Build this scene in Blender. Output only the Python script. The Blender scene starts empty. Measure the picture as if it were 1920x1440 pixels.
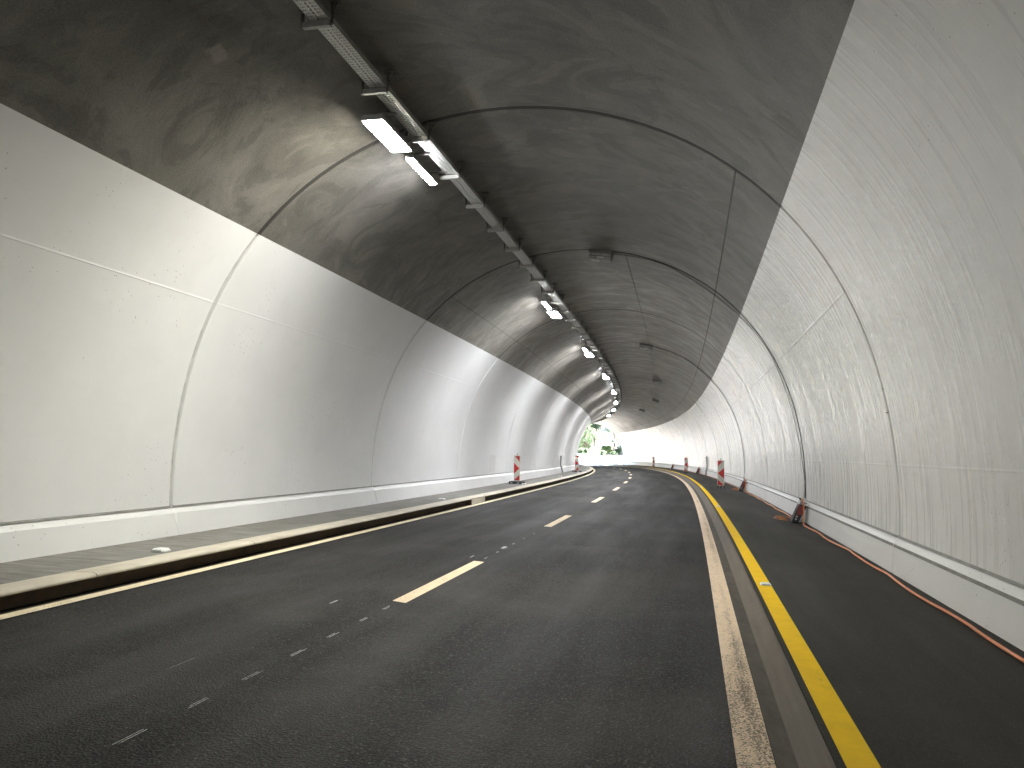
import bpy, bmesh, math, random
import numpy as np
from mathutils import Matrix, Vector
random.seed(7); rng = np.random.default_rng(11)
sc = bpy.context.scene
COL = sc.collection

# ------------------------------------------------------------------ camera
PITCH, ROLL = 0.04729, 0.01478
cam_d = bpy.data.cameras.new("camera"); cam = bpy.data.objects.new("camera", cam_d); COL.objects.link(cam)
cam_d.sensor_fit = 'HORIZONTAL'; cam_d.sensor_width = 36.0; cam_d.lens = 1454.8 / 1920 * 36
cam_d.clip_start = 0.05; cam_d.clip_end = 3000
F_ = Vector((0, math.cos(PITCH), math.sin(PITCH))); U_ = Vector((0, -math.sin(PITCH), math.cos(PITCH))); X_ = Vector((1, 0, 0))
Rt = X_ * math.cos(ROLL) + U_ * math.sin(ROLL); Up = -X_ * math.sin(ROLL) + U_ * math.cos(ROLL)
cm = Matrix((Rt, Up, -F_)).transposed().to_4x4(); cm.translation = (0, 0, 1.5)
cam.matrix_world = cm
sc.camera = cam

# ------------------------------------------------------------------ sky, sun, exposure
SUN_EL, SUN_AZ = math.radians(50), math.radians(92)      # azimuth clockwise from +Y
w = bpy.data.worlds.new("World"); sc.world = w; w.use_nodes = True
nt = w.node_tree; nt.nodes.clear()
sky = nt.nodes.new("ShaderNodeTexSky"); sky.sky_type = 'NISHITA'; sky.sun_disc = False
sky.sun_elevation = SUN_EL; sky.sun_rotation = SUN_AZ
bg = nt.nodes.new("ShaderNodeBackground"); bg.inputs[1].default_value = 0.15
wo = nt.nodes.new("ShaderNodeOutputWorld")
nt.links.new(sky.outputs[0], bg.inputs[0]); nt.links.new(bg.outputs[0], wo.inputs[0])
sd = bpy.data.lights.new("sun", 'SUN'); sd.energy = 5.0; sd.angle = math.radians(0.5); sd.color = (1, .95, .88)
sun = bpy.data.objects.new("sun", sd); COL.objects.link(sun)
sdir = Vector((math.sin(SUN_AZ) * math.cos(SUN_EL), math.cos(SUN_AZ) * math.cos(SUN_EL), math.sin(SUN_EL)))
sun.rotation_euler = sdir.to_track_quat('Z', 'Y').to_euler()
sun.location = (0, 0, 60)
vs = sc.view_settings
vs.view_transform = 'Standard'; vs.look = 'None'; vs.exposure = 4.45; vs.gamma = 1; vs.use_curve_mapping = False
sc.cycles.max_bounces = 10; sc.cycles.diffuse_bounces = 5; sc.cycles.glossy_bounces = 4
sc.cycles.sample_clamp_indirect = 3.0
LAMP_W, LAMP_N = 18.5, 7.2        # watts of a wide and of a narrow luminaire

# ------------------------------------------------------------------ alignment of the road
DS = 0.25
S = np.arange(-80, 420, DS)
GR = -0.0382
_k = np.interp(S, [-80, -20, -10, 10, 30, 55, 80, 110, 150, 200], [0, 0, -.00403, .00096, .00126, .00274, .00374, .0058, .006, .0])
_th = np.concatenate([[0], np.cumsum(_k * DS)[:-1]]); _i0 = int(80 / DS); _th = _th - _th[_i0] - 0.22385
_x = np.concatenate([[0], np.cumsum(-np.sin(_th) * DS)[:-1]]); _y = np.concatenate([[0], np.cumsum(np.cos(_th) * DS)[:-1]])
_x -= _x[_i0]; _y -= _y[_i0]
def road_z(s):
    s = np.asarray(s, float); a = np.minimum(s, 115.)
    return GR * a - 3.01e-5 * a * np.maximum(a, 0) + GR * .35 * np.maximum(s - 115, 0)
def head(s): return float(np.interp(s, S, _th))
def P(s, l, h):
    t = head(s)
    return Vector((float(np.interp(s, S, _x)) + l * math.cos(t), float(np.interp(s, S, _y)) + l * math.sin(t), float(road_z(s)) + h + .0027 * l))
def frame(s, l, h, rz=0.0):
    """matrix with X to the right of the road, Y along it, Z up"""
    t = head(s); m = Matrix.Rotation(t + rz, 4, 'Z'); m.translation = P(s, l, h); return m
def frame_grade(s, l, h):
    t = head(s); y = Vector((-math.sin(t), math.cos(t), GR)).normalized(); x = Vector((math.cos(t), math.sin(t), 0.0027)).normalized()
    z = x.cross(y).normalized(); x = y.cross(z)
    m = Matrix((x, y, z)).transposed().to_4x4(); m.translation = P(s, l, h); return m
JOINT0, BLOCK = 9.913, 7.402
HL, HR = .185, .1447
LC = -2.48
BACK, PORTAL = JOINT0 - 6 * BLOCK, JOINT0 + 14 * BLOCK

# cross-section of the vault, r(theta) around (LC, 1.0)
_pp = [(4.845, .60), (4.86, 1.0), (4.82, 1.5), (4.69, 2.23), (4.50, 2.93), (4.28, 3.48), (3.98, 4.0), (3.58, 4.53), (3.02, 5.04), (2.52, 5.39), (1.95, 5.65), (1.65, 5.77), (.83, 6.0), (0, 6.09)]
_tt = np.array([math.atan2(h - 1, o) for o, h in _pp]); _rr = np.array([math.hypot(o, h - 1) for o, h in _pp])
_q = np.polyfit((np.concatenate([_tt, math.pi - _tt]) - math.pi / 2) ** 2, np.concatenate([_rr, _rr]), 4)
def rad(th): return float(np.polyval(_q, (th - math.pi / 2) ** 2))
def prof(th, inset=0.0):
    r = rad(th) - inset
    return LC + r * math.cos(th), 1.0 + r * math.sin(th)
def theta_of_h(h, right=True):
    a, b = -.2, math.pi / 2
    for _ in range(50):
        m = (a + b) / 2
        if prof(m)[1] < h: a = m
        else: b = m
    return a if right else math.pi - a
def theta_of_l(l):
    a, b = 0.05, math.pi - .05
    for _ in range(50):
        m = (a + b) / 2
        if prof(m)[0] > l: a = m
        else: b = m
    return a

# ------------------------------------------------------------------ helpers
def tag(o, label=None, cat=None, group=None, kind=None):
    if label: o['label'] = label
    if cat: o['category'] = cat
    if group: o['group'] = group
    if kind: o['kind'] = kind
    return o
def empty(name, m=None):
    o = bpy.data.objects.new(name, None); COL.objects.link(o); o.empty_display_size = .2
    if m is not None: o.matrix_world = m
    return o
def link(name, me, parent=None, m=None):
    o = bpy.data.objects.new(name, me); COL.objects.link(o)
    if parent is not None: o.parent = parent
    if m is not None: o.matrix_local = m
    return o
class MB:
    def __init__(self): self.v = []; self.f = []; self.uv = []; self.mi = []; self.cur = 0
    def add(self, vs, fs, uvs=None):
        n = len(self.v); self.v += [tuple(x) for x in vs]
        for f in fs:
            self.f.append([i + n for i in f]); self.mi.append(self.cur)
            self.uv += [(uvs[i] if uvs else (0, 0)) for i in f]
    def box(self, a, b, m=None):
        c = [Vector((x, y, z)) for z in (a[2], b[2]) for y in (a[1], b[1]) for x in (a[0], b[0])]
        if m is not None: c = [m @ p for p in c]
        self.add(c, [(0, 2, 3, 1), (4, 5, 7, 6), (0, 1, 5, 4), (2, 6, 7, 3), (0, 4, 6, 2), (1, 3, 7, 5)])
    def bevbox(self, a, b, e):
        """box with chamfered vertical and top edges"""
        x0, y0, z0 = a; x1, y1, z1 = b
        def ring(k, z): return [(x0 + k + e, y0 + k, z), (x1 - k - e, y0 + k, z), (x1 - k, y0 + k + e, z), (x1 - k, y1 - k - e, z), (x1 - k - e, y1 - k, z), (x0 + k + e, y1 - k, z), (x0 + k, y1 - k - e, z), (x0 + k, y0 + k + e, z)]
        v = ring(0, z0) + ring(0, z1 - e) + ring(e * .8, z1)
        f = [tuple(range(7, -1, -1)), tuple(range(16, 24))]
        for r in (0, 8):
            for i in range(8): f.append((r + i, r + (i + 1) % 8, r + 8 + (i + 1) % 8, r + 8 + i))
        self.add(v, f)
    def grid(self, rows, uvs=None, flip=False):
        n = len(rows); m = len(rows[0]); vs = [p for r in rows for p in r]; us = [u for r in uvs for u in r] if uvs else None
        fs = []
        for i in range(n - 1):
            for j in range(m - 1):
                q = (i * m + j, i * m + j + 1, (i + 1) * m + j + 1, (i + 1) * m + j)
                fs.append(q[::-1] if flip else q)
        self.add(vs, fs, us)
    def tube(self, pts, r, n=6, cap=True):
        pts = [Vector(p) for p in pts]; rows = []
        for i, p in enumerate(pts):
            t = (pts[min(i + 1, len(pts) - 1)] - pts[max(i - 1, 0)]).normalized()
            a = t.cross(Vector((0, 0, 1)))
            if a.length < .05: a = t.cross(Vector((1, 0, 0)))
            a.normalize(); b = t.cross(a)
            rr = r[i] if hasattr(r, '__len__') else r
            rows.append([p + a * rr * math.cos(2 * math.pi * k / n) + b * rr * math.sin(2 * math.pi * k / n) for k in range(n)])
        vs = [q for row in rows for q in row]; fs = []
        for i in range(len(rows) - 1):
            for k in range(n): fs.append((i * n + k, i * n + (k + 1) % n, (i + 1) * n + (k + 1) % n, (i + 1) * n + k))
        if cap: fs.append(tuple(range(n))[::-1]); fs.append(tuple((len(rows) - 1) * n + k for k in range(n)))
        self.add(vs, fs)
    def mesh(self, name, mats, smooth=False):
        me = bpy.data.meshes.new(name); me.from_pydata(self.v, [], self.f)
        ul = me.uv_layers.new(name="UVMap"); ul.data.foreach_set('uv', np.array(self.uv, 'f').ravel())
        for m in (mats if isinstance(mats, (list, tuple)) else [mats]): me.materials.append(m)
        me.polygons.foreach_set('material_index', self.mi)
        if smooth:
            me.polygons.foreach_set('use_smooth', [True] * len(self.f)); me.set_sharp_from_angle(angle=math.radians(28))
        me.update(); return me
    def build(self, name, mats, parent=None, m=None, smooth=False):
        return link(name, self.mesh(name, mats, smooth), parent, m)
def srange(a, b, step):
    n = max(1, int(math.ceil(abs(b - a) / step))); return [a + (b - a) * i / n for i in range(n + 1)]
def strip(name, mat, prof_pts, s0, s1, step=1.0, parent=None, smooth=False, jitter=0):
    """sweep an open profile [(l,h)...] along the road; UV = (s, running width)"""
    mb = MB(); arcs = [0]
    for a, b in zip(prof_pts, prof_pts[1:]): arcs.append(arcs[-1] + math.hypot(b[0] - a[0], b[1] - a[1]))
    rows, uvs = [], []
    for s in srange(s0, s1, step):
        rows.append([P(s, l, h) for l, h in prof_pts]); uvs.append([(s, prof_pts[0][0] + a) for a in arcs])
    mb.grid(rows, uvs, flip=True)
    return mb.build(name, mat, parent, None, smooth)

# ------------------------------------------------------------------ materials
class N:
    def __init__(self, name):
        self.m = bpy.data.materials.new(name); self.m.use_nodes = True; self.t = self.m.node_tree; self.t.nodes.clear()
        self.out = self.t.nodes.new("ShaderNodeOutputMaterial"); self.b = self.t.nodes.new("ShaderNodeBsdfPrincipled")
        self.t.links.new(self.b.outputs[0], self.out.inputs[0])
        self._c = None
    def n(self, typ, **kw):
        nd = self.t.nodes.new(typ)
        for k, v in kw.items(): setattr(nd, k, v)
        return nd
    def l(self, a, b): self.t.links.new(a, b)
    def coord(self, kind, scale=(1, 1, 1), loc=(0, 0, 0)):
        c = self.n("ShaderNodeTexCoord"); mp = self.n("ShaderNodeMapping"); mp.inputs['Scale'].default_value = scale; mp.inputs['Location'].default_value = loc
        self.l(c.outputs[kind], mp.inputs[0]); return mp.outputs[0]
    def noise(self, vec, scale, detail=4, rough=.55, dist=0):
        nd = self.n("ShaderNodeTexNoise"); nd.inputs['Scale'].default_value = scale; nd.inputs['Detail'].default_value = detail
        nd.inputs['Roughness'].default_value = rough; nd.inputs['Distortion'].default_value = dist; self.l(vec, nd.inputs['Vector']); return nd.outputs[0]
    def vor(self, vec, scale, feature='F1', out=0, rnd=1):
        nd = self.n("ShaderNodeTexVoronoi"); nd.feature = feature; nd.inputs['Scale'].default_value = scale; nd.inputs['Randomness'].default_value = rnd
        self.l(vec, nd.inputs['Vector']); return nd.outputs[out]
    def ramp(self, fac, stops):
        nd = self.n("ShaderNodeValToRGB"); r = nd.color_ramp
        while len(r.elements) < len(stops): r.elements.new(.5)
        for e, (p, c) in zip(r.elements, stops):
            e.position = p; e.color = (c, c, c, 1) if not hasattr(c, '__len__') else (*c, 1)
        self.l(fac, nd.inputs[0]); return nd.outputs[0]
    def mix(self, fac, a, b, mode='MIX'):
        nd = self.n("ShaderNodeMix", data_type='RGBA', blend_type=mode)
        for sock, v in ((nd.inputs[0], fac), (nd.inputs[6], a), (nd.inputs[7], b)):
            if hasattr(v, 'default_value') or hasattr(v, 'links'): self.l(v, sock)
            else: sock.default_value = v if not hasattr(v, '__len__') else (*v, 1)
        return nd.outputs[2]
    def math(self, op, a, b=0.0, clamp=False):
        nd = self.n("ShaderNodeMath", operation=op, use_clamp=clamp)
        for sock, v in ((nd.inputs[0], a), (nd.inputs[1], b)):
            if hasattr(v, 'links'): self.l(v, sock)
            else: sock.default_value = v
        return nd.outputs[0]
    def bump(self, h, dist, strength=1.0, prev=None):
        nd = self.n("ShaderNodeBump"); nd.inputs['Distance'].default_value = dist; nd.inputs['Strength'].default_value = strength
        self.l(h, nd.inputs['Height'])
        if prev is not None: self.l(prev, nd.inputs['Normal'])
        return nd.outputs[0]
    def set(self, col=None, rough=None, normal=None, metal=None, spec=None, emis=None, estr=None):
        b = self.b
        def s(sock, v):
            if hasattr(v, 'links'): self.l(v, sock)
            else: sock.default_value = v if not hasattr(v, '__len__') else (*v, 1)
        if col is not None: s(b.inputs['Base Color'], col)
        if rough is not None: s(b.inputs['Roughness'], rough)
        if normal is not None: self.l(normal, b.inputs['Normal'])
        if metal is not None: s(b.inputs['Metallic'], metal)
        if spec is not None: s(b.inputs['Specular IOR Level'], spec)
        if emis is not None: s(b.inputs['Emission Color'], emis); b.inputs['Emission Strength'].default_value = estr
        return self.m

def m_white(name, stroke, r0, r1, tint=(.79, .79, .79), brushed=True):
    k = N(name); uv = k.coord('UV')
    st0 = k.noise(k.coord('UV', (8, .33, 1)), 1.0, 5, .66, .25)
    msk = k.ramp(k.noise(k.coord('UV', (.5, .35, 1), (4, 9, 0)), 1.0, 3, .6), [(.34, .5), (.6, 1)])
    if brushed:
        sx = k.n("ShaderNodeSeparateXYZ"); k.l(uv, sx.inputs[0])
        fd = k.n("ShaderNodeMapRange"); k.l(sx.outputs[0], fd.inputs[0]); fd.inputs[1].default_value = 4.5; fd.inputs[2].default_value = 12; fd.inputs[3].default_value = .12; fd.inputs[4].default_value = 1
        strokes = k.math('MULTIPLY', st0, k.math('MULTIPLY', msk, fd.outputs[0]))
    else: strokes = st0
    fine = k.noise(k.coord('UV', (40, 4, 1)), 1.0, 3, .6)
    patch = k.noise(uv, .55, 5, .6)
    blot = k.noise(k.coord('UV', (1, 1, 1), (3, 7, 0)), 2.5, 5, .6)
    # pin holes of the formed concrete
    hole = k.vor(uv, 13.0); hmask = k.ramp(hole, [(.0, 1), (.085, 1), (.12, 0)])
    hreg = k.ramp(k.noise(k.coord('UV', (1, 1, 1), (11, 2, 0)), .7, 3, .6), [(.54, 0), (.60, 1)])
    hole_f = k.math('MULTIPLY', hmask, hreg)
    c = k.mix(k.ramp(patch, [(.3, 0), (.75, 1)]), tint, tuple(x * .9 for x in tint))
    c = k.mix(k.math('MULTIPLY', k.ramp(blot, [(.55, 0), (.8, 1)]), .25), c, (.66, .66, .66))
    c = k.mix(k.math('MULTIPLY', hole_f, .75), c, (.18, .17, .16))
    ro = k.n("ShaderNodeMapRange"); ro.inputs[3].default_value = r1; ro.inputs[4].default_value = r0
    k.l(k.math('ADD', k.math('MULTIPLY', k.math('SUBTRACT', st0, .52), fd.outputs[0]), .52) if brushed else st0, ro.inputs[0]); ro.inputs[1].default_value = .32; ro.inputs[2].default_value = .66
    bp = k.bump(strokes, stroke, 1.0); bp = k.bump(fine, stroke * .12, 1.0, bp); bp = k.bump(patch, .012, .5, bp)
    bp = k.bump(k.math('MULTIPLY', hole_f, -1), .004, 1.0, bp)
    return k.set(c, ro.outputs[0], bp)
M_WALL_L = m_white("white_paint_smooth", .0010, .34, .42, (.80, .80, .805), False)
M_WALL_R = m_white("white_paint_brushed", .010, .19, .40, (.78, .78, .78))
M_PLINTH = m_white("white_paint_plinth", .002, .40, .52, (.74, .74, .735), False)

def m_vault():
    k = N("sooty_concrete"); uv = k.coord('UV')
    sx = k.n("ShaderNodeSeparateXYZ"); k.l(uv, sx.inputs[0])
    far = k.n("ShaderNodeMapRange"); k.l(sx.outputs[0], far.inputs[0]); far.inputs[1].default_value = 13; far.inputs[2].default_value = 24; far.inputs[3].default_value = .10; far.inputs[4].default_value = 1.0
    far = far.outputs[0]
    streak = k.noise(k.coord('UV', (1.25, .62, 1)), 1.2, 6, .70, .8)
    fine = k.noise(k.coord('UV', (5, 1.6, 1)), 1.0, 5, .68, .6)
    cloud = k.noise(k.coord('UV', (.55, .45, 1), (5, 3, 0)), 1.3, 8, .62, 1.6)
    blot = k.noise(k.coord('UV', (1, .8, 1), (1, 8, 0)), .9, 6, .55, 2.2)
    grain = k.noise(uv, 45, 3, .65)
    c = k.mix(k.ramp(cloud, [(.32, 0), (.66, 1)]), (.062, .057, .049), (.185, .175, .157))
    c = k.mix(k.math('MULTIPLY', k.ramp(streak, [(.46, 0), (.60, 1)]), k.math('MULTIPLY', far, .8)), c, (.34, .315, .28))  # pale streaks farther in: glancing portal reflections put into the colour
    c = k.mix(k.math('MULTIPLY', k.ramp(blot, [(.53, 0), (.57, 1)]), .50), c, (.045, .041, .035))
    c = k.mix(k.math('MULTIPLY', k.ramp(blot, [(.38, 1), (.43, 0)]), .50), c, (.22, .205, .18))
    c = k.mix(k.math('MULTIPLY', k.ramp(fine, [(.54, 0), (.66, 1)]), k.math('MULTIPLY', far, .75)), c, (.46, .43, .39))  # finer pale streaks, the same glancing reflections painted as colour
    c = k.mix(k.math('MULTIPLY', far, .32), c, (.38, .355, .32))  # paler farther in: daylight from the portal put into the colour
    # pale rubbed spots
    spot = k.vor(k.coord('UV', (.7, 1.1, 1)), .55); sp = k.ramp(k.math('ADD', spot, k.math('MULTIPLY', blot, .22)), [(.15, 1), (.175, 0)])
    c = k.mix(k.math('MULTIPLY', sp, .7), c, (.36, .34, .31))
    c = k.mix(.3, c, k.mix(k.ramp(grain, [(.35, 0), (.65, 1)]), (.04, .04, .035), (.22, .21, .19)))
    bp = k.bump(k.math('MULTIPLY', streak, far), .022, 1.0); bp = k.bump(fine, .003, 1.0, bp); bp = k.bump(cloud, .02, .6, bp)
    ro = k.mix(k.math('MULTIPLY', k.ramp(streak, [(.45, 0), (.62, 1)]), far), k.ramp(cloud, [(.3, .46), (.7, .60)]), (.40, .40, .40))
    return k.set(c, ro, bp)
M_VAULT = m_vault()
def m_plain(name, col, rough=.5, metal=0, var=.15, scale=30, bump=0.0):
    k = N(name); o = k.coord('Object'); n1 = k.noise(o, scale, 4, .6)
    c = k.mix(k.ramp(n1, [(.3, 0), (.7, 1)]), tuple(x * (1 - var) for x in col), tuple(min(1, x * (1 + var)) for x in col))
    return k.set(c, k.ramp(n1, [(.2, max(.05, rough - .08)), (.8, min(1, rough + .08))]), k.bump(n1, bump, 1.0) if bump else None, metal)
M_SEAL = m_plain("joint_seal", (.028, .026, .022), .7, 0, .4, 8)
M_SEAM = m_plain("seam_soot", (.080, .075, .065), .8, 0, .4, 4)
M_SEAL_W = m_plain("painted_seal", (.50, .50, .49), .6, 0, .2, 6)
M_PSEAL = m_plain("grey_sealant", (.22, .215, .205), .7, 0, .3, 5)
M_STEEL = m_plain("galvanised_steel", (.55, .55, .53), .42, .85, .2, 25)
M_BRACKET = m_plain("bracket_steel", (.32, .32, .30), .5, .6, .25, 20)
M_DARKST = m_plain("dark_steel", (.09, .088, .08), .5, .4, .3, 20)
M_RUBBER = m_plain("black_rubber", (.02, .02, .02), .75, 0, .3, 40, .002)
M_CABLE = m_plain("black_cable", (.018, .018, .018), .5, 0, .2, 40)
M_CABLE_O = m_plain("orange_cable", (.62, .19, .055), .5, 0, .2, 20)
M_CABLE_D = m_plain("dusty_orange_cable", (.38, .13, .04), .6, 0, .3, 15)
M_RED = m_plain("red_reflective", (.50, .018, .016), .35, 0, .18, 25)
M_WHITE_RF = m_plain("white_reflective", (.62, .60, .54), .4, 0, .12, 25)
M_GREYPL = m_plain("grey_plastic", (.30, .30, .30), .5, 0, .2, 30)
M_BOXMET = m_plain("box_metal", (.24, .235, .22), .45, .5, .25, 12)
M_LABEL = m_plain("pale_label", (.45, .44, .42), .5, 0, .1, 12)
M_REDBOX = m_plain("dark_red_plastic", (.16, .012, .016), .45, 0, .25, 30)
M_STUD = m_plain("white_stud", (.80, .80, .78), .3, 0, .08, 30)
M_RUST = m_plain("rusty_steel", (.12, .045, .03), .8, 0, .4, 60)
M_HATCH = m_plain('hatch_paint', (.70, .69, .68), .55, 0, .05, 8)
M_OFFW = m_plain("off_white_panel", (.62, .60, .58), .5, 0, .06, 10)

def m_asphalt(name, lo, hi, rough0, rough1, gsc=95, bump=.0035, bands=True, dust=(.12, .11, .095)):
    k = N(name); uv = k.coord('UV')
    g = k.vor(uv, gsc, out=0); gc = k.vor(uv, gsc, out=1)
    sep = k.n("ShaderNodeSeparateColor"); k.l(gc, sep.inputs[0]); cell = sep.outputs[0]
    fine = k.noise(uv, 260, 3, .6)
    big = k.noise(k.coord('UV', (.08, .9, 1)), 1.6, 5, .6)
    patch = k.noise(uv, .35, 5, .6, .4)
    c = k.mix(k.ramp(cell, [(.15, 0), (.95, 1)]), lo, hi)
    c = k.mix(k.ramp(g, [(.25, 0), (.62, 1)]), c, tuple(x * .35 for x in lo))
    c = k.mix(k.math('MULTIPLY', k.ramp(fine, [(.62, 0), (.8, 1)]), .5), c, dust)
    bright = k.math('GREATER_THAN', cell, .985); c = k.mix(k.math('MULTIPLY', bright, .22), c, (.30, .29, .26))
    if bands:
        c = k.mix(k.math('MULTIPLY', k.ramp(big, [(.35, 1), (.6, 0)]), .35), c, tuple(x * .5 for x in lo))
        c = k.mix(k.math('MULTIPLY', k.ramp(patch, [(.5, 0), (.75, 1)]), .30), c, dust)
    ro = k.mix(k.ramp(big, [(.35, 0), (.65, 1)]), (rough0,) * 3, (rough1,) * 3)
    bp = k.bump(k.math('SUBTRACT', 1.0, g), bump, 1.0); bp = k.bump(fine, bump * .3, 1.0, bp)
    return k.set(c, ro, bp, None, .22)
M_ASPH = m_asphalt("road_asphalt", (.010, .0098, .0096), (.070, .068, .066), .60, .78, 75, .007)
M_WALKR = m_asphalt("walkway_asphalt", (.029, .0265, .020), (.046, .042, .032), .6, .75, 150, .0012, True, (.085, .078, .06))

def m_paint(name, col, wear_lo, wear_hi, right_wear=False, gsc=95):
    k = N(name); uv = k.coord('UV')
    g = k.vor(uv, gsc); nz = k.noise(uv, 45, 4, .7); big = k.noise(k.coord('UV', (.5, 3, 1)), 2.2, 4, .6)
    f = k.math('ADD', k.math('MULTIPLY', g, .5), k.math('MULTIPLY', nz, .6))
    f = k.math('ADD', f, k.math('MULTIPLY', k.math('SUBTRACT', big, .5), .5))
    if right_wear:      # the side run over by wheels: crumbled band along the line
        sp = k.n("ShaderNodeSeparateXYZ"); k.l(uv, sp.inputs[0])
        d = k.math('ABSOLUTE', k.math('SUBTRACT', sp.outputs[1], .345))
        band = k.n("ShaderNodeMapRange"); k.l(d, band.inputs[0]); band.inputs[1].default_value = 0; band.inputs[2].default_value = .05; band.inputs[3].default_value = .10; band.inputs[4].default_value = 0
        near = k.n("ShaderNodeMapRange"); k.l(sp.outputs[0], near.inputs[0]); near.inputs[1].default_value = 5.2; near.inputs[2].default_value = 7.5; near.inputs[3].default_value = .12; near.inputs[4].default_value = 0.0
        f = k.math('ADD', f, k.math('ADD', band.outputs[0], near.outputs[0]))
    mask = k.ramp(f, [(wear_lo, 0), (wear_hi, 1)])
    dirt = k.noise(uv, 6, 5, .65)
    c = k.mix(k.math('MULTIPLY', k.ramp(dirt, [(.4, 0), (.75, 1)]), .35), col, tuple(x * .62 for x in col))
    c = k.mix(k.math('MULTIPLY', mask, .8), c, (.10, .08, .062))
    bp = k.bump(k.math('SUBTRACT', 1.0, g), .003, .8); bp = k.bump(mask, -.003, 1.0, bp)
    return k.set(c, .75, bp, None, .25)
M_LINE = m_paint("edge_line_paint", (.88, .76, .56), .72, .80)
M_LINE_R = m_paint("edge_line_paint_worn", (.88, .70, .52), .70, .78, True)
M_DASH = m_paint("dash_paint", (.87, .71, .51), .72, .80)
M_PRE = m_paint("premark_paint", (.62, .62, .60), .60, .74)
M_YEL = m_paint("yellow_paint", (.97, .62, .006), .80, .90)

def m_conc(name, a, b, stroke=(3, 3, 1), bump=.003, rough=.7, stain=(.1, .085, .06), sa=.4):
    k = N(name); uv = k.coord('UV'); n1 = k.noise(k.coord('UV', stroke), 1.0, 6, .65); n2 = k.noise(uv, 70, 3, .6); n3 = k.noise(uv, 1.2, 5, .65, .5)
    c = k.mix(k.ramp(n1, [(.3, 0), (.7, 1)]), a, b)
    c = k.mix(k.math('MULTIPLY', k.ramp(n3, [(.45, 0), (.75, 1)]), sa), c, stain)
    c = k.mix(k.math('MULTIPLY', k.ramp(n2, [(.6, 0), (.8, 1)]), .35), c, tuple(x * .5 for x in a))
    bp = k.bump(n1, bump, 1.0); bp = k.bump(n2, bump * .25, 1.0, bp)
    return k.set(c, rough, bp)
M_WALKL = m_conc("broomed_concrete", (.115, .11, .10), (.25, .243, .225), (9, 1.6, 1), .012, .75)
M_KERB = m_conc("kerb_concrete", (.50, .455, .37), (.62, .575, .48), (2, 9, 1), .002, .6, (.24, .19, .12), .45)
M_KERBR = m_conc("kerb_concrete_grey", (.100, .080, .062), (.145, .120, .096), (.6, 14, 1), .002, .8, (.07, .055, .04), .4)
M_GUTTER = m_conc("gutter_dirty", (.045, .038, .03), (.10, .088, .07), (5, 9, 1), .004, .75, (.16, .14, .115), .5)
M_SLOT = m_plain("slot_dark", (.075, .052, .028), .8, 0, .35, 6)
M_PORTAL = m_conc("portal_concrete", (.30, .29, .27), (.42, .41, .38), (1, 1, 1), .01, .8)

def m_earth(name, a, b, sc_=.15):
    k = N(name); o = k.coord('Object'); n1 = k.noise(o, sc_, 8, .65); n2 = k.noise(o, 3, 4, .6)
    c = k.mix(k.ramp(n1, [(.35, 0), (.65, 1)]), a, b); c = k.mix(.35, c, k.mix(k.ramp(n2, [(.3, 0), (.7, 1)]), tuple(x * .6 for x in a), b))
    return k.set(c, .9, k.bump(n1, .4, .6))
M_GROUND = m_earth("gravel_ground", (.24, .22, .185), (.33, .31, .27))
M_SLOPE = m_earth("grassy_rock_slope", (.07, .085, .04), (.22, .21, .175), .09)
M_BARK = m_plain("bark", (.10, .075, .055), .9, 0, .35, 6, .02)
def m_leaf(name, a, b):
    k = N(name); o = k.coord('Object'); n1 = k.noise(o, 1.1, 4, .6)
    return k.set(k.mix(k.ramp(n1, [(.3, 0), (.7, 1)]), a, b), .6)
M_LEAF = [m_leaf("leaf_dark", (.022, .040, .016), (.042, .068, .025)), m_leaf("leaf_mid", (.035, .062, .02), (.07, .10, .035)), m_leaf("leaf_fresh", (.06, .095, .025), (.10, .13, .04))]
def m_emit(name, col, strength):
    k = N(name); return k.set((.8, .8, .8), .4, None, None, None, col, strength)

# ------------------------------------------------------------------ ground, road, walkways
def ground_sheet():
    mb = MB(); xs = sorted(set([-900, -600, -400, -250, -150, -90, -50, -25, 0, 25, 50, 90, 150, 250, 400, 600, 900]))
    ys = [-900, -500, -250, -120, -60, 0, 60, 90, 115, 130, 150, 200, 300, 450, 700, 1000, 1500]
    rows = [[(x, y, (GR * min(max(y, -120), 115) + (GR * .35 * (min(y, 300) - 115) if y > 115 else 0)) - .45) for x in xs] for y in ys]
    mb.grid(rows, [[(x, y) for x in xs] for y in ys])
    return tag(mb.build('ground', M_GROUND, smooth=True), kind='structure')
ground_sheet()
ROAD_END = 230
road = strip('road', M_ASPH, [(-5.98, -.012), (-5.0, 0), (-3.5, 0), (-1.8, 0), (.42, 0)], BACK - 8, ROAD_END, 1.2)
tag(road, kind='structure')
ob = strip('edge_line', M_LINE, [(-5.755, .004), (-5.60, .004)], BACK, 140, .8, road)
ob = strip('edge_line', M_LINE_R, [(.227, .004), (.41, .004)], BACK, 140, .8, road)
def mark(name, mat, s0, s1, l0, l1, skew=0.0):
    mb = MB(); rows, uvs = [], []
    for s in srange(s0, s1, .5):
        rows.append([P(s, l0, .004), P(s + skew, l1, .004)]); uvs.append([(s, l0), (s, l1)])
    mb.grid(rows, uvs, flip=True); return mb.build(name, mat, road)
for i in range(-5, 13):
    a = 7.25 + 8.15 * i
    if BACK < a < PORTAL: mark('lane_dash', M_DASH, a, a + 2.95, -2.85, -2.69, -.06)
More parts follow.
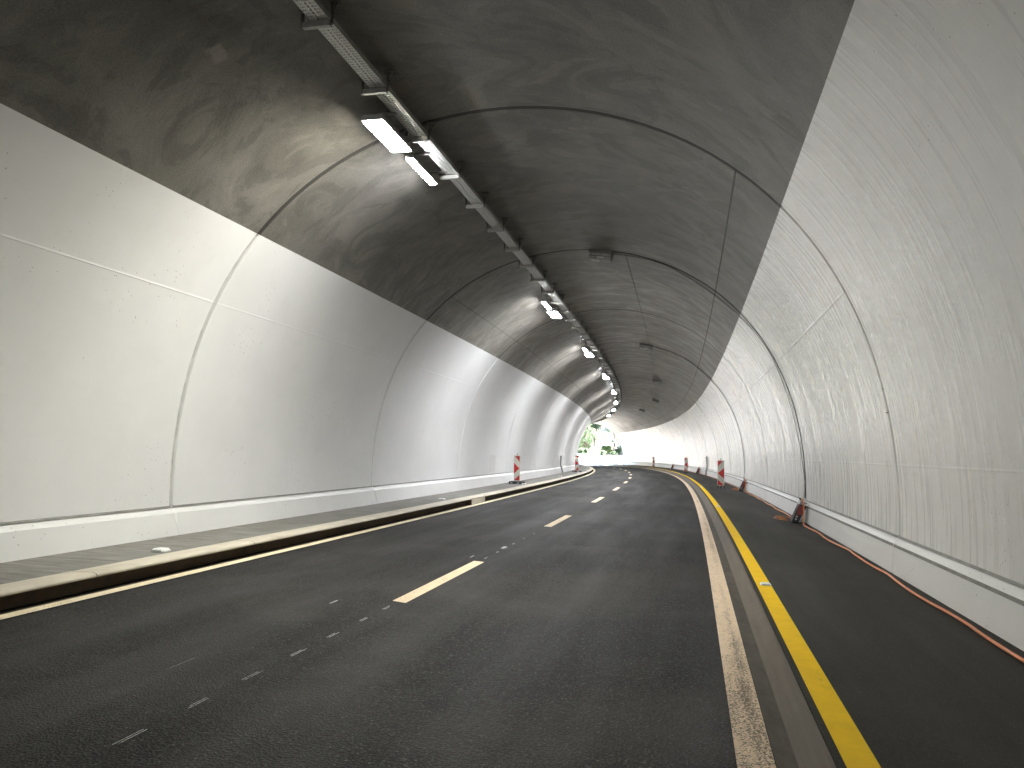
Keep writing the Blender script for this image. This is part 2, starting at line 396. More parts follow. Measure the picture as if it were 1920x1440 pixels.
for a, b in ((3.36, 3.62), (3.95, 4.18), (4.52, 4.75), (5.11, 5.36), (5.67, 5.92), (6.26, 6.48), (6.82, 7.03), (2.80, 3.05), (10.44, 10.62), (11.1, 11.3), (11.55, 11.9), (12.2, 12.4), (13.0, 13.15), (13.9, 14.05)):
    for o_ in (-.013, .006): mark('premark_stroke', M_PRE, a + random.uniform(0, .07), b - random.uniform(0, .07), -2.775 + o_, -2.769 + o_)
mark('premark_stroke', M_PRE, 6.93, 7.1, -3.37, -3.35); mark('premark_stroke', M_PRE, 10.5, 10.7, -3.0, -2.985); mark('premark_stroke', M_PRE, 4.6, 4.9, -3.382, -3.379); mark('premark_stroke', M_PRE, 11.65, 11.9, -2.84, -2.79)

wl = tag(strip('walkway_left', M_WALKL, [(-7.20, HL), (-6.8, HL), (-6.125, HL - .003), (-6.128, -.05)], BACK, PORTAL + 6, 1.0), kind='structure')
wr = tag(strip('walkway_right', M_WALKR, [(.632, HR - .03), (.636, HR), (1.4, HR + .01), (2.30, HR + .02)], BACK, PORTAL + 6, 1.0), kind='structure')
strip('edge_line', M_YEL, [(.673, HR + .0045), (.82, HR + .0065)], BACK, PORTAL + 6, .8, wr)
g = tag(strip('gutter', M_GUTTER, [(.415, .0035), (.47, -.006), (.53, -.008)], BACK, 140, 1.0), kind='structure')
kr = tag(strip('kerb_right', M_KERBR, [(.518, -.03), (.520, .004), (.600, HR - .02), (.612, HR - .004), (.630, HR + .001), (.634, HR - .05)], BACK, PORTAL + 6, 1.0, smooth=True), kind='structure')
# left kerb: slot-drain kerb stones, one object each
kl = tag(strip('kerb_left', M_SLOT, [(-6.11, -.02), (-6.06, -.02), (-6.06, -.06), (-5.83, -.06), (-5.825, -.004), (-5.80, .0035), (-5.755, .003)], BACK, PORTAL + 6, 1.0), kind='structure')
def kerb_stone(s0, s1, solid=False):
    pr = [(-6.112, -.03), (-6.112, HL - .012), (-6.104, HL + .003), (-5.855, HL + .006), (-5.815, HL - .006), (-5.800, HL - .020), (-5.801, .150), (-5.812, .143)]
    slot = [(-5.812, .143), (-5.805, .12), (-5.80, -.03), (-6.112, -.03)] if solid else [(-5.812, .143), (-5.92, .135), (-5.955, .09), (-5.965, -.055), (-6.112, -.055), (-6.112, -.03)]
    mb = MB()
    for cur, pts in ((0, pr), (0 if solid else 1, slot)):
        rows, uvs, arc = [], [], [0]; mb.cur = cur
        for a, b in zip(pts, pts[1:]): arc.append(arc[-1] + math.hypot(b[0] - a[0], b[1] - a[1]))
        for s in srange(s0 + .004, s1 - .004, 1.0):
            rows.append([P(s, l, h) for l, h in pts]); uvs.append([(s, a) for a in arc])
        mb.grid(rows, uvs, flip=True)
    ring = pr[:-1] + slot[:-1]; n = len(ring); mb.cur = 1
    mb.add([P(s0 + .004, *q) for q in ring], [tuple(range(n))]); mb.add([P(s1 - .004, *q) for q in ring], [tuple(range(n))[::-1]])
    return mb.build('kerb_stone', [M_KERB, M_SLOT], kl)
s = 6.73 - 2.9 * 15
while s < PORTAL + 5:
    if s < 20.7 < s + 2.9 + .01:
        kerb_stone(s, 20.7); kerb_stone(20.7, 22.2, True); s = 22.2; continue
    if s < 68.0 < s + 2.91:
        kerb_stone(s, 68.0); kerb_stone(68.0, 69.5, True); s = 69.5; continue
    kerb_stone(s, s + 2.9); s += 2.9

# ------------------------------------------------------------------ tunnel lining, one ring block after the other
tunnel = empty('tunnel'); tag(tunnel, 'curved road tunnel with sooty concrete vault above white painted walls', 'tunnel')
TH_R0, TH_RB = theta_of_h(.60, True), theta_of_h(4.555, True)
TH_L0, TH_LB = theta_of_h(.60, False), theta_of_h(4.515, False)
def theta_list(a, b, n, feats):
    """feats: (theta, halfwidth m, inset m) -> ordered [(theta, inset)]"""
    pts = [(a + (b - a) * i / n, 0.0) for i in range(n + 1)]
    for th, hw, ins in feats:
        d = hw / rad(th); pts = [p for p in pts if abs(p[0] - th) > d * 2.2 or p[0] in (a, b)]
        pts += [(th - d * 1.7, 0.0), (th - d, 0.0), (th - d * .45, ins), (th + d * .45, ins), (th + d, 0.0), (th + d * 1.7, 0.0)]
    return sorted(pts)
def block_mesh(name, mat, tl, s0, s1, gl, gr):
    """tl ordered; groove half-joint at each end, cut outward"""
    st = []
    if gl: st += [(s0, -.045), (s0 + .020, -.045), (s0 + .042, -.005), (s0 + .052, 0), (s0 + .075, 0)]
    else: st += [(s0, 0)]
    st += [(x, 0) for x in srange(s0 + .08, s1 - .08, 1.3)[1:-1]]
    if gr: st += [(s1 - .075, 0), (s1 - .052, 0), (s1 - .042, -.005), (s1 - .020, -.045), (s1, -.045)]
    else: st += [(s1, 0)]
    arc = [0.0]
    for (t0, _), (t1, _) in zip(tl, tl[1:]):
        a, b = prof(t0), prof(t1); arc.append(arc[-1] + math.hypot(a[0] - b[0], a[1] - b[1]))
    off = rad(tl[0][0]) * tl[0][0]
    mb = MB(); rows, uvs = [], []
    for s_, d in st:
        rows.append([P(s_, *prof(t, ins + d)) for t, ins in tl]); uvs.append([(s_, off + a) for a in arc])
    mb.grid(rows, uvs)
    me = mb.mesh(name, mat, True)
    return me
PLR = [(None, None)]
def plinth(s0, s1, right):
    lw = prof(TH_R0 if right else TH_L0)[0]; sg = -1 if right else 1     # sg: towards the road
    hb = HR if right else HL
    pr = [(lw, .602), (lw - sg * .035, .598), (lw - sg * .035, .572), (lw + sg * .004, .568), (lw + sg * .060, .505)]
    if not right: pr[-1] = (lw + sg * .050, .508)
    if right: pr += [(lw + sg * .060, .500), (lw + sg * .035, .497), (lw + sg * .035, .480), (lw + sg * .062, .476)]
    else: pr += [(lw + sg * .062, .495)]
    pr += [(lw + sg * .075, .30), (lw + sg * .085, hb - .03)] if right else [(lw + sg * .105, .33), (lw + sg * .150, hb - .03)]
    arc = [0]
    for a, b in zip(pr, pr[1:]): arc.append(arc[-1] + math.hypot(b[0] - a[0], b[1] - a[1]))
    mb = MB(); rows, uvs = [], []
    st = [s0, s0 + .012] + srange(s0 + .03, s1 - .03, 1.3) + [s1 - .012, s1]
    for s_ in st:
        d = -.012 if s_ in (s0, s1) or s_ == s0 + .012 or s_ == s1 - .012 else 0
        rows.append([P(s_, l + sg * d, h) for l, h in pr]); uvs.append([(s_, a) for a in arc])
    mb.grid(rows, uvs, flip=not right)
    ob = mb.build('plinth', M_PLINTH, tunnel, None, True)
    strips = [((lw - sg * .012, .612), (lw + sg * .016, .575))] + ([((lw + sg * .0635, .508), (lw + sg * .0685, .474))] if right else [])
    for (la, ha), (lb, hb2) in strips:
        q = MB(); q.grid([[P(x, la, ha), P(x, lb, hb2)] for x in srange(s0 + .02, s1 - .02, 1.3)], None, not right); q.build('sealant_strip', M_PSEAL, ob)
    return ob
for i in range(-6, 14):
    s0, s1 = JOINT0 + i * BLOCK, JOINT0 + (i + 1) * BLOCK
    gl, gr = i > -6, i < 13
    fr = ([(theta_of_h(3.49, True), .012, .003)] if i >= 0 else []) + ([(theta_of_h(1.42, True), .010, .0012)] if i >= -1 else [])
    fl = [(theta_of_h(3.54, False), .012, .0035)]
    fv = []
    if i >= 1: fv.append((theta_of_l(-1.42), .012, -.010))
    link('wall_segment', block_mesh('wall_segment', M_WALL_R, theta_list(TH_R0, TH_RB, 26, fr), s0, s1, gl, gr), tunnel)
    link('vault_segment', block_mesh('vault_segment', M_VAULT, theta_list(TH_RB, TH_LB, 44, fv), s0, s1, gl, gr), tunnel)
    link('wall_segment', block_mesh('wall_segment', M_WALL_L, theta_list(TH_LB, TH_L0, 26, fl), s0, s1, gl, gr), tunnel)
    plinth(s0, s1, True); plinth(s0, s1, False)
    def seal(a0, a1, mat, d, hw, s0=s0):
        mb = MB(); rows = [[P(s0 - hw, *prof(a, d)), P(s0 + hw, *prof(a, d))] for a in srange(a0, a1, .05)]
        mb.grid(rows, flip=True); mb.build('joint_seal', mat, tunnel, None, True)
    if gl:      # dark seal in the joint of the vault, grey painted seal in the walls
        seal(TH_RB, TH_LB, M_SEAL, -.004, .044); seal(TH_R0, TH_RB, M_SEAL_W, -.018, .032); seal(TH_LB, TH_L0, M_SEAL_W, -.024, .030)
    for l_, hw in (((.53, .012), (-5.46, .007)) if i >= 1 else ((.53, .014),) if i == 0 else ()):      # soot filled formwork seams
        a = theta_of_l(l_); d = hw / rad(a)
        mb = MB(); mb.grid([[P(x, *prof(a - d, .0025)), P(x, *prof(a + d, .0025))] for x in srange(s0 + .05, s1 - .05, 1.3)]); mb.build('seam_seal', M_SEAM, tunnel)
# portal headwall with its arch opening, and the hill over the tunnel
def headwall(s, sign):
    mb = MB(); ths = srange(-.19, math.pi + .19, .06); n = len(ths)
    inner = [prof(a, .0) for a in ths]; outer = [(LC + 12 * math.cos(a), 1 + 8.5 * math.sin(a) if math.sin(a) > 0 else 1 + 8.5 * math.sin(a)) for a in ths]
    inner[0] = (inner[0][0], -.4); inner[-1] = (inner[-1][0], -.4); outer[0] = (outer[0][0], -.6); outer[-1] = (outer[-1][0], -.6)
    for d0, d1 in ((0, 1),):
        A = [P(s, *p) for p in inner]; B = [P(s, *p) for p in outer]; A2 = [P(s + sign * .8, *p) for p in inner]; B2 = [P(s + sign * .8, *p) for p in outer]
        uv = [[(a * 5, 0) for a in ths], [(a * 5, 4) for a in ths]]
        mb.grid([A, B], uv); mb.grid([A2, B2], uv, True); mb.grid([A2, A], uv, True); mb.grid([B, B2], uv, True)
    return mb.build('portal_headwall', M_PORTAL, tunnel)
headwall(PORTAL + .003, 1); headwall(BACK - .003, -1)
mb = MB(); rows = []; uvs = []
for s in srange(BACK - .4, PORTAL + .4, 4):
    row = []
    for a in srange(-.02, math.pi + .02, .15):
        k_ = 1 + .06 * math.sin(s * .2 + a * 3)
        row.append(P(s, LC + 26 * k_ * math.cos(a), -1.5 + 13 * k_ * math.sin(a)))
    rows.append(row)
mb.grid(rows); tag(mb.build('hill', M_SLOPE, smooth=True), kind='structure')

# ------------------------------------------------------------------ cable tray with its brackets
tray = empty('cable_tray', frame(8, -3.635, 5.76)); tag(tray, 'perforated galvanised cable tray hung under the vault on brackets', 'cable tray')
tray_inv = tray.matrix_world.inverted()
mb = MB(); LT = 1.475
for x in (-.1, .094): mb.box((x, 0, 0), (x + .006, LT - .01, .06))
for x in (-.1, -.078, -.056, .046, .068, .09): mb.box((x, 0, -.002), (x + .010, LT - .01, .001))
y = .02
while y < LT - .03:
    mb.box((-.09, y, -.0035), (.09, y + .02, -.0022)); y += .055
mb.box((-.045, .03, .002), (-.02, LT - .03, .03)); mb.box((.0, .03, .002), (.03, LT - .03, .025))
me_tray = mb.mesh('tray_section', M_STEEL)
mb = MB()
mb.box((-.20, -.025, -.065), (.105, .025, -.006))                       # cross arm under the tray
me_arm = mb.mesh('bracket', M_BRACKET)
mb = MB(); mb.box((-.215, -.02, -.07), (-.195, .02, .125)); mb.box((-.235, -.045, .095), (-.175, .045, .112)); me_hl = mb.mesh('hanger', M_DARKST)
mb = MB(); mb.box((.108, -.012, -.05), (.126, .012, .20)); mb.box((.085, -.05, .178), (.20, .05, .194)); mb.tube([(.117, 0, .04), (.19, 0, .185)], .007, 5); me_hr = mb.mesh('hanger', M_DARKST)
s = 6.97 - LT * 27
while s < PORTAL - 1:
    t = link('tray_section', me_tray, tray, tray_inv @ frame_grade(s, -3.635, 5.76))
    b = link('bracket', me_arm, tray, tray_inv @ frame_grade(s, -3.635, 5.76))
    link('hanger', me_hl, b); link('hanger', me_hr, b)
    s += LT

# ------------------------------------------------------------------ luminaires
WARM, COOL, MIDW = (1.0, .97, .82), (.96, .98, 1.0), (.97, .985, 1.0)
def lum_mats(tag_, colw, coln):
    aw = 6 * .125 * .31 * 1.35; an = .085 * 1.06 * 1.4
    return m_emit('lens_wide_' + tag_, colw, LAMP_W / (math.pi * aw)), m_emit('lens_narrow_' + tag_, coln, LAMP_N / (math.pi * an))
MATS_A = lum_mats('warm', WARM, COOL); MATS_B = lum_mats('neutral', MIDW, MIDW)
def ribbed(hx, hy, n):
    p = MB(); w_ = 2 * hy / n; d = w_ * .42
    rows = []
    for i in range(n):
        y0 = -hy + i * w_
        rows += [[(-hx, y0, -.003), (hx, y0, -.003)], [(-hx, y0 + w_ / 2, -.003 - d), (hx, y0 + w_ / 2, -.003 - d)]]
    rows.append([(-hx, hy, -.003), (hx, hy, -.003)])
    p.grid(rows, flip=True)
    for sx in (-hx, hx):
        for i in range(n):
            y0 = -hy + i * w_; t = [(sx, y0, -.003), (sx, y0 + w_ / 2, -.003 - d), (sx, y0 + w_, -.003)]
            p.add(t, [(0, 1, 2) if sx < 0 else (2, 1, 0)])
    return p
def wide_meshes(mat):
    b = MB(); b.bevbox((-.15, -.55, 0), (.15, .55, .07), .02)
    f = MB()
    for yy in (-.55, -.185, .165, .53): f.box((-.15, yy, -.012), (.15, yy + .02, 0))
    for xx in (-.15, -.01, .13): f.box((xx, -.55, -.010), (xx + .02, .55, -.001))
    p = ribbed(.0625, .155, 5)
    a = MB(); a.box((.05, -.02, .07), (.09, .02, .11)); a.box((.05, -.02, .11), (.26, .02, .14))
    return b.mesh('housing', M_GREYPL), f.mesh('frame', M_GREYPL), p.mesh('lens_pane', mat), a.mesh('mounting_arm', M_BRACKET)
def narrow_meshes(mat):
    b = MB(); b.bevbox((-.06, -.57, 0), (.06, .57, .06), .015)
    p = ribbed(.0425, .53, 17)
    a = MB(); a.box((.0, -.02, .06), (.03, .02, .11)); a.box((.0, -.02, .11), (.26, .02, .14))
    return b.mesh('housing', M_GREYPL), p.mesh('lens_pane', mat), a.mesh('mounting_arm', M_BRACKET)
WM = {0: wide_meshes(MATS_A[0]), 1: wide_meshes(MATS_B[0])}; NM = {0: narrow_meshes(MATS_A[1]), 1: narrow_meshes(MATS_B[1])}
def wide_lum(s, kind, label, group=None):
    r = empty('wide_luminaire', frame_grade(s, -3.94, 5.63)); tag(r, label, 'lamp', group)
    b, f, p, a = WM[kind]
    hb = link('housing', b, r); link('frame', f, hb); 
    for yy in (-.38, .38): link('mounting_arm', a, r, Matrix.Translation((0, yy, 0)))
    for yy in (-.35, 0, .35):
        for xx in (-.07, .07): link('lens_pane', p, r, Matrix.Translation((xx, yy, 0)))
def narrow_lum(s, kind, label, group=None):
    r = empty('narrow_luminaire', frame_grade(s, -3.94, 5.63)); tag(r, label, 'lamp', group)
    b, p, a = NM[kind]
    link('housing', b, r); link('lens_pane', p, r)
    for yy in (-.38, .38): link('mounting_arm', a, r, Matrix.Translation((0, yy, 0)))
wide_lum(9.50, 0, 'large yellowish tunnel lamp, first lit wide lamp under the cable tray')
narrow_lum(10.85, 0, 'thin white strip lamp right behind the large yellowish tunnel lamp')
for s in (22.3, 32.0, 42.0, 52.5, 63.0, 73.0, 83.5, -12, -22.5, -32):
    narrow_lum(s - .75, 1 if s > 0 else 0, 'narrow strip lamp paired with a wide lamp along the curving cable tray', 'narrow lamps along the cable tray')
    wide_lum(s + .75, 1 if s > 0 else 0, 'wide multi pane lamp paired with a strip lamp along the curving cable tray', 'wide lamps along the cable tray')

# ------------------------------------------------------------------ boxes on the vault joints
def vault_box(i, l, label):
    a = theta_of_l(l); lx, h = prof(a); s = JOINT0 + i * BLOCK
    nx, nz = -math.cos(a), -math.sin(a)          # inward
    t = head(s); yv = Vector((-math.sin(t), math.cos(t), GR)).normalized(); rx = Vector((math.cos(t), math.sin(t), 0))
    zv = (rx * nx + Vector((0, 0, nz))).normalized(); xv = yv.cross(zv).normalized(); zv = xv.cross(yv)
    m = Matrix((xv, yv, zv)).transposed().to_4x4(); m.translation = P(s, lx, h)
    r = empty('ceiling_box', m); tag(r, label, 'box', 'grey boxes fixed to the vault joints')
    b = MB(); b.bevbox((-.25, -.02, .05), (.25, .36, .20), .015); hb = b.build('housing', M_BOXMET, r)
    b = MB(); b.box((-.255, -.035, -.05), (-.235, .37, .06)); b.box((.235, -.035, -.05), (.255, .37, .06)); b.box((-.26, -.06, .0), (.26, -.03, .07)); b.build('mounting_rail', M_DARKST, r)
    b = MB(); b.box((-.24, -.026, .13), (.24, -.0205, .145)); b.box((-.24, -.026, .065), (.24, -.0205, .075)); b.build('lid_edge', M_DARKST, hb)
    b = MB(); b.box((-.10, -.028, .15), (.06, -.0207, .19)); b.build('label_plate', M_LABEL, hb)
    b = MB(); b.box((.02, .05, .2005), (.20, .25, .206)); b.build('grille', M_LABEL, hb)
    b = MB()
    for xx in (-.21, .21): b.tube([(xx, -.022, .10), (xx, -.034, .10)], .012, 6)
    b.build('screw', M_DARKST, hb)
    return m
for i, l in ((1, -1.97), (3, -1.54), (5, -1.17), (7, -.83), (9, -1.1)):
    vault_box(i, l, {1: 'grey metal box on the vault joint where the thick black wall cable starts', 3: 'grey metal box on the vault joint where the farther thin cable starts'}.get(i, 'small dark framed box far along the vault, no cable hanging from it'))

# ------------------------------------------------------------------ cables
def cable(name, label, mat, pts, r, n=6):
    # smooth with Catmull-Rom
    out = []
    for i in range(len(pts) - 1):
        p0, p1, p2, p3 = pts[max(i - 1, 0)], pts[i], pts[i + 1], pts[min(i + 2, len(pts) - 1)]
        for k_ in range(5):
            t = k_ / 5
            out.append(.5 * ((2 * p1) + (p2 - p0) * t + (2 * p0 - 5 * p1 + 4 * p2 - p3) * t * t + (3 * p1 - p0 - 3 * p2 + p3) * t ** 3))
    out.append(pts[-1]); mb = MB(); mb.tube(out, r, n); return tag(mb.build(name, mat, None, None, True), label, 'cable')
S2 = JOINT0 + BLOCK
ths = srange(theta_of_l(-1.75), TH_R0 + .005, .06)
cable('wall_cable', 'thick black cable running down a joint from the vault box to the right plinth', M_CABLE, [P(S2 + .012, *prof(a, -.002)) for a in ths], .012)
pts = []
for j, a in enumerate(srange(theta_of_l(-1.7), TH_R0, .085)):
    f = (math.pi / 2 - a); w_ = .34 * abs(math.sin((a - 1.2) * 5.2)) * (1 if a < 1.1 else .5)
    pts.append(P(S2 + .03 + w_, *prof(a, .012)))
pts += [P(S2 + .30, 2.29, .40), P(S2 + .45, 2.20, HR + .03), P(S2 + .25, 2.10, HR + .028)]
cable('thin_wall_cable', 'thin loose black cable looping beside the thick cable to the red floor unit', M_CABLE, pts, .006, 5)
S4 = JOINT0 + 3 * BLOCK
pts = [P(S4 + .1 + .22 * abs(math.sin((a - 1.1) * 4)), *prof(a, .012)) for a in srange(theta_of_l(-1.3), TH_R0, .09)] + [P(S4 - .3, 2.28, .4), P(S4 - .9, 2.20, HR + .028)]
cable('thin_wall_cable', 'thin black cable dropping down the bright wall farther along toward the portal', M_CABLE, pts, .009, 5)
# orange cable on the walkway
UNITS = [16.68, 30.6, 43.0, 59.0, 79.0]
pts = []
s = -6.0
while s < 84:
    near = [u for u in UNITS if abs(s - u) < .5]
    pts.append(P(s, 2.225 - .045 * abs(math.sin(s * 1.3)) - .035 * abs(math.sin(s * .47 + 1)), HR + .034)); s += .45
    for u in UNITS:
        if s - .45 < u - .35 <= s:
            pts += [P(u - .30, 2.20, HR + .10), P(u - .15, 2.22, HR + .42), P(u + .0, 2.20, HR + .50), P(u + .10, 2.18, HR + .40), P(u + .35, 2.14, HR + .12), P(u + .75, 2.14, HR + .034)]
            s = u + 1.1
cable('orange_cable', 'orange power cable lying along the foot of the right wall over the floor units', M_CABLE_O, pts, .013)
def coil(s, l, label):
    mb = MB(); pts = []
    for k_ in range(44):
        a = k_ * .42; rr = .17 + .09 * math.sin(a * .31 + s) + .05 * math.sin(a * 1.37)
        c = P(s, l, HR + .03); pts.append(c + Vector((math.cos(a) * rr * .7, math.sin(a) * rr * 1.25, .012 * (k_ / 12) % .04)))
    mb.tube(pts, .009, 5); tag(mb.build('cable_coil', M_CABLE_D, None, None, True), label, 'cable', 'orange cable coils on the walkway')
coil(17.35, 1.93, 'untidy orange cable coil on the walkway beside the red floor unit'); coil(31.4, 1.95, 'small orange cable coil on the walkway behind the chevron board')

# ------------------------------------------------------------------ floor units leaning on the right wall
def floor_unit(s, label, group=None):
    r = empty('floor_unit', frame(s, 2.20, HR + .018)); tag(r, label, 'power unit', group)
    # leaning wedge: x to wall
    def wedge(y0, y1, x0, x1, z0, z1, th=.10):
        # front face line from (x0,z0) to (x1,z1)
        d = Vector((x1 - x0, 0, z1 - z0)); n = Vector((-d.z, 0, d.x)).normalized() * th
        a, b = Vector((x0, 0, z0)), Vector((x1, 0, z1)); c, e = b - n, a - n
        if e.z < z0: e.z = z0
        vs = [Vector((p.x, yy, p.z)) for yy in (y0, y1) for p in (a, b, c, e)]
        return vs, [(0, 1, 2, 3), (7, 6, 5, 4), (0, 4, 5, 1), (1, 5, 6, 2), (2, 6, 7, 3), (3, 7, 4, 0)]
    b = MB(); b.add(*wedge(-.12, .12, -.21, -.05, .03, .40, .15)); b.build('housing', M_RUBBER, r)
    b = MB(); b.add(*wedge(-.127, -.121, -.115, -.058, .17, .375, .115)); b.build('side_panel', M_REDBOX, r)
    b = MB(); b.add(*wedge(-.13, .12, -.062, -.026, .385, .465, .14)); b.build('cap', M_GREYPL, r)
    b = MB(); b.tube([(-.02, -.05, .45), (-.03, -.05, .50), (-.03, .05, .50), (-.02, .05, .45)], .010, 6); b.build('handle', M_RUBBER, r)
    for yy in (-.09, .07):
        b = MB(); b.box((-.19, yy, 0), (-.07, yy + .03, .05)); b.build('foot', M_RUBBER, r)
    b = MB()
    for zz in (.09, .14): b.tube([(-.15 + zz * .3, -.118, zz), (-.15 + zz * .3, -.135, zz)], .022, 8)
    b.build('socket', M_GREYPL, r)
    # pale gusset behind
    b = MB(); b.add([(-.12, .16, .0), (.07, .16, .0), (.07, .16, .47), (.03, .16, .47), (-.12, .185, .0), (.07, .185, .0), (.07, .185, .47), (.03, .185, .47)], [(0, 1, 2, 3), (7, 6, 5, 4), (0, 4, 5, 1), (1, 5, 6, 2), (2, 6, 7, 3), (3, 7, 4, 0)])
    b.build('side_plate', M_OFFW, r)
floor_unit(UNITS[0], 'black floor unit with dark red panel leaning on the right wall beside orange cable coil')
floor_unit(UNITS[1], 'black leaning floor unit at the right wall beside the largest chevron board')
for u in UNITS[2:]: floor_unit(u, 'small black leaning floor unit far along the right wall', 'far floor units on the right walkway')

# ------------------------------------------------------------------ chevron boards
def beacon(s, l, h, flip, legs, label):
    r = empty('chevron_board', frame(s, l, h, .06 if flip > 0 else -.25)); tag(r, label, 'road sign')
    zb = .10
    b = MB()
    W2, H0, H1 = .125, zb + .03, zb + 1.03
    # plastic body, slightly domed top
    b.bevbox((-W2 - .008, -.022, H0 - .01), (W2 + .008, .03, H1 + .012), .012)
    body = b.build('board', M_WHITE_RF, r)
    # red areas as thin sheets: top corner, middle arrow, bottom corner. local u in -1..1 (u=+1 = arrow base side)
    def poly(pts, name):
        q = MB(); v = [(flip * u * W2, -.0265, H0 + t * 1.0) for u, t in pts]; n = len(v)
        back = [(x, -.0215, z) for x, _, z in v]
        f = [tuple(range(n)), tuple(range(2 * n - 1, n - 1, -1))] + [(i, n + i, n + (i + 1) % n, (i + 1) % n) for i in range(n)]
        q.add(v + back, f); q.build(name, M_RED, body)
    poly([(-1, .985), (.62, .985), (-1, .76)], 'red_stripe')
    poly([(1, .71), (-.95, .49), (1, .27)], 'red_arrow')
    poly([(-1, .235), (.95, .015), (-1, .015)], 'red_stripe')
    if legs:
        b = MB()
        b.bevbox((-.19, -.30, 0), (.19, .30, .025), .01)
        for xx in (-.14, -.02, .10): b.box((xx, -.06, .02), (xx + .045, .06, .135))
        b.build('foot', M_RUBBER, r)
    else:
        b = MB(); b.bevbox((-.29, -.20, 0), (.29, .20, .10), .035); b.build('foot', M_RUBBER, r)
        b = MB()
        for xx in (-.2, .1): b.box((xx, -.206, .03), (xx + .1, -.199, .07))
        b.build('grip', M_GREYPL, r)
    b = MB(); b.box((-.03, -.012, zb - .01), (.03, .02, H0)); b.build('stem', M_GREYPL, r)
    b = MB(); b.tube([(0, .004, H1 + .005), (0, .004, H1 + .095)], .02, 8); b.build('pin', M_GREYPL, r)
beacon(32.5, 1.45, HR + .014, 1, True, 'largest red and white chevron board, standing on the dark right walkway')
beacon(60.6, 1.40, HR + .014, 1, True, 'middle red and white chevron board of the right walkway, between floor units')
beacon(89.0, 1.50, HR + .014, 1, True, 'small red and white chevron board farthest along the right walkway toward the portal')
beacon(30.9, -6.62, HL + .002, -1, False, 'red and white chevron board with black foot on the left walkway beside a stud')
beacon(53.8, -6.45, HL + .002, -1, False, 'red and white chevron board at the end of the visible left walkway')

# ------------------------------------------------------------------ studs
def stud(s, l, h, label, group, k_=1.0):
    r = empty('road_stud', frame_grade(s, l, h) @ Matrix.Scale(k_, 4)); tag(r, label, 'road stud', group)
    b = MB(); b.bevbox((-.055, -.05, 0), (.055, .05, .022), .014); b.build('body', M_STUD, r)
    b = MB(); b.box((-.04, -.056, .004), (.04, -.0505, .014)); b.build('reflector', M_LABEL, r)
for k_ in range(-1, 8): stud(8.61 + 12.65 * k_, .765, HR + .006, 'small white reflector stud set on the yellow line', 'studs on the yellow line')
for k_ in range(-1, 8): stud(8.35 + 11.2 * k_, -6.30, HL - .001, 'small white reflector stud on the left walkway behind the kerb', 'studs on the left walkway', 1.7)

# ------------------------------------------------------------------ small things on the walls
def wall_strip(name, s, right, w_, h1, mat, label, lean=0.0):
    lw = prof(TH_R0 if right else TH_L0)[0]; sg = -1 if right else 1; hb = HR if right else HL
    m = MB(); o_ = 0 if right else .075; pr = [(lw + sg * (.095 + o_), hb + .018), (lw + sg * (.085 + o_ * .2), .50), (lw + sg * .06, .58)]
    for z in srange(.66, h1, .2): pr.append((prof(theta_of_h(z, right))[0] + sg * .03, z))
    rows = []
    for l, h in pr: rows.append([P(s - w_ / 2, l, h), P(s - w_ / 2, l + sg * .09, h), P(s + w_ / 2, l + sg * .09, h), P(s + w_ / 2, l, h), P(s - w_ / 2, l, h)])
    m.grid(rows); m.add(rows[-1][:4], [(0, 1, 2, 3)])
    return tag(m.build(name, mat), label, 'cable duct')
wall_strip('cable_duct', 54.0, True, .10, 1.42, M_GREYPL, 'grey upright cable duct on the right wall behind the largest chevron board')
wall_strip('cable_duct', 50.6, False, .06, 1.30, M_GREYPL, 'thin dark upright cable duct on the left wall before the far chevron board')
# rebar stub in the first joint on the right
m = MB(); a = theta_of_h(2.04, True); m.tube([P(JOINT0 - .02, *prof(a, -.03)), P(JOINT0 - .05, *prof(a, .03)), P(JOINT0 - .17, *prof(a, .06))], .007, 6)
tag(m.build('rebar_stub', M_RUST), 'rusty steel stub sticking out of a joint in the right wall', 'steel stub')
# flat hatch on the left wall
m = MB(); rows = []
for z in srange(.66, 1.32, .11):
    l = prof(theta_of_h(z, False))[0]; rows.append([P(29.0, l - .02, z), P(29.0, l + .012, z), P(30.0, l + .012, z), P(30.0, l - .02, z)])
m.grid(rows); m.add(rows[0] , [(0, 1, 2, 3)]); m.add(rows[-1], [(3, 2, 1, 0)])
tag(m.build('wall_hatch', M_HATCH), 'flat greyish hatch plate low on the left wall before the chevron board', 'hatch')

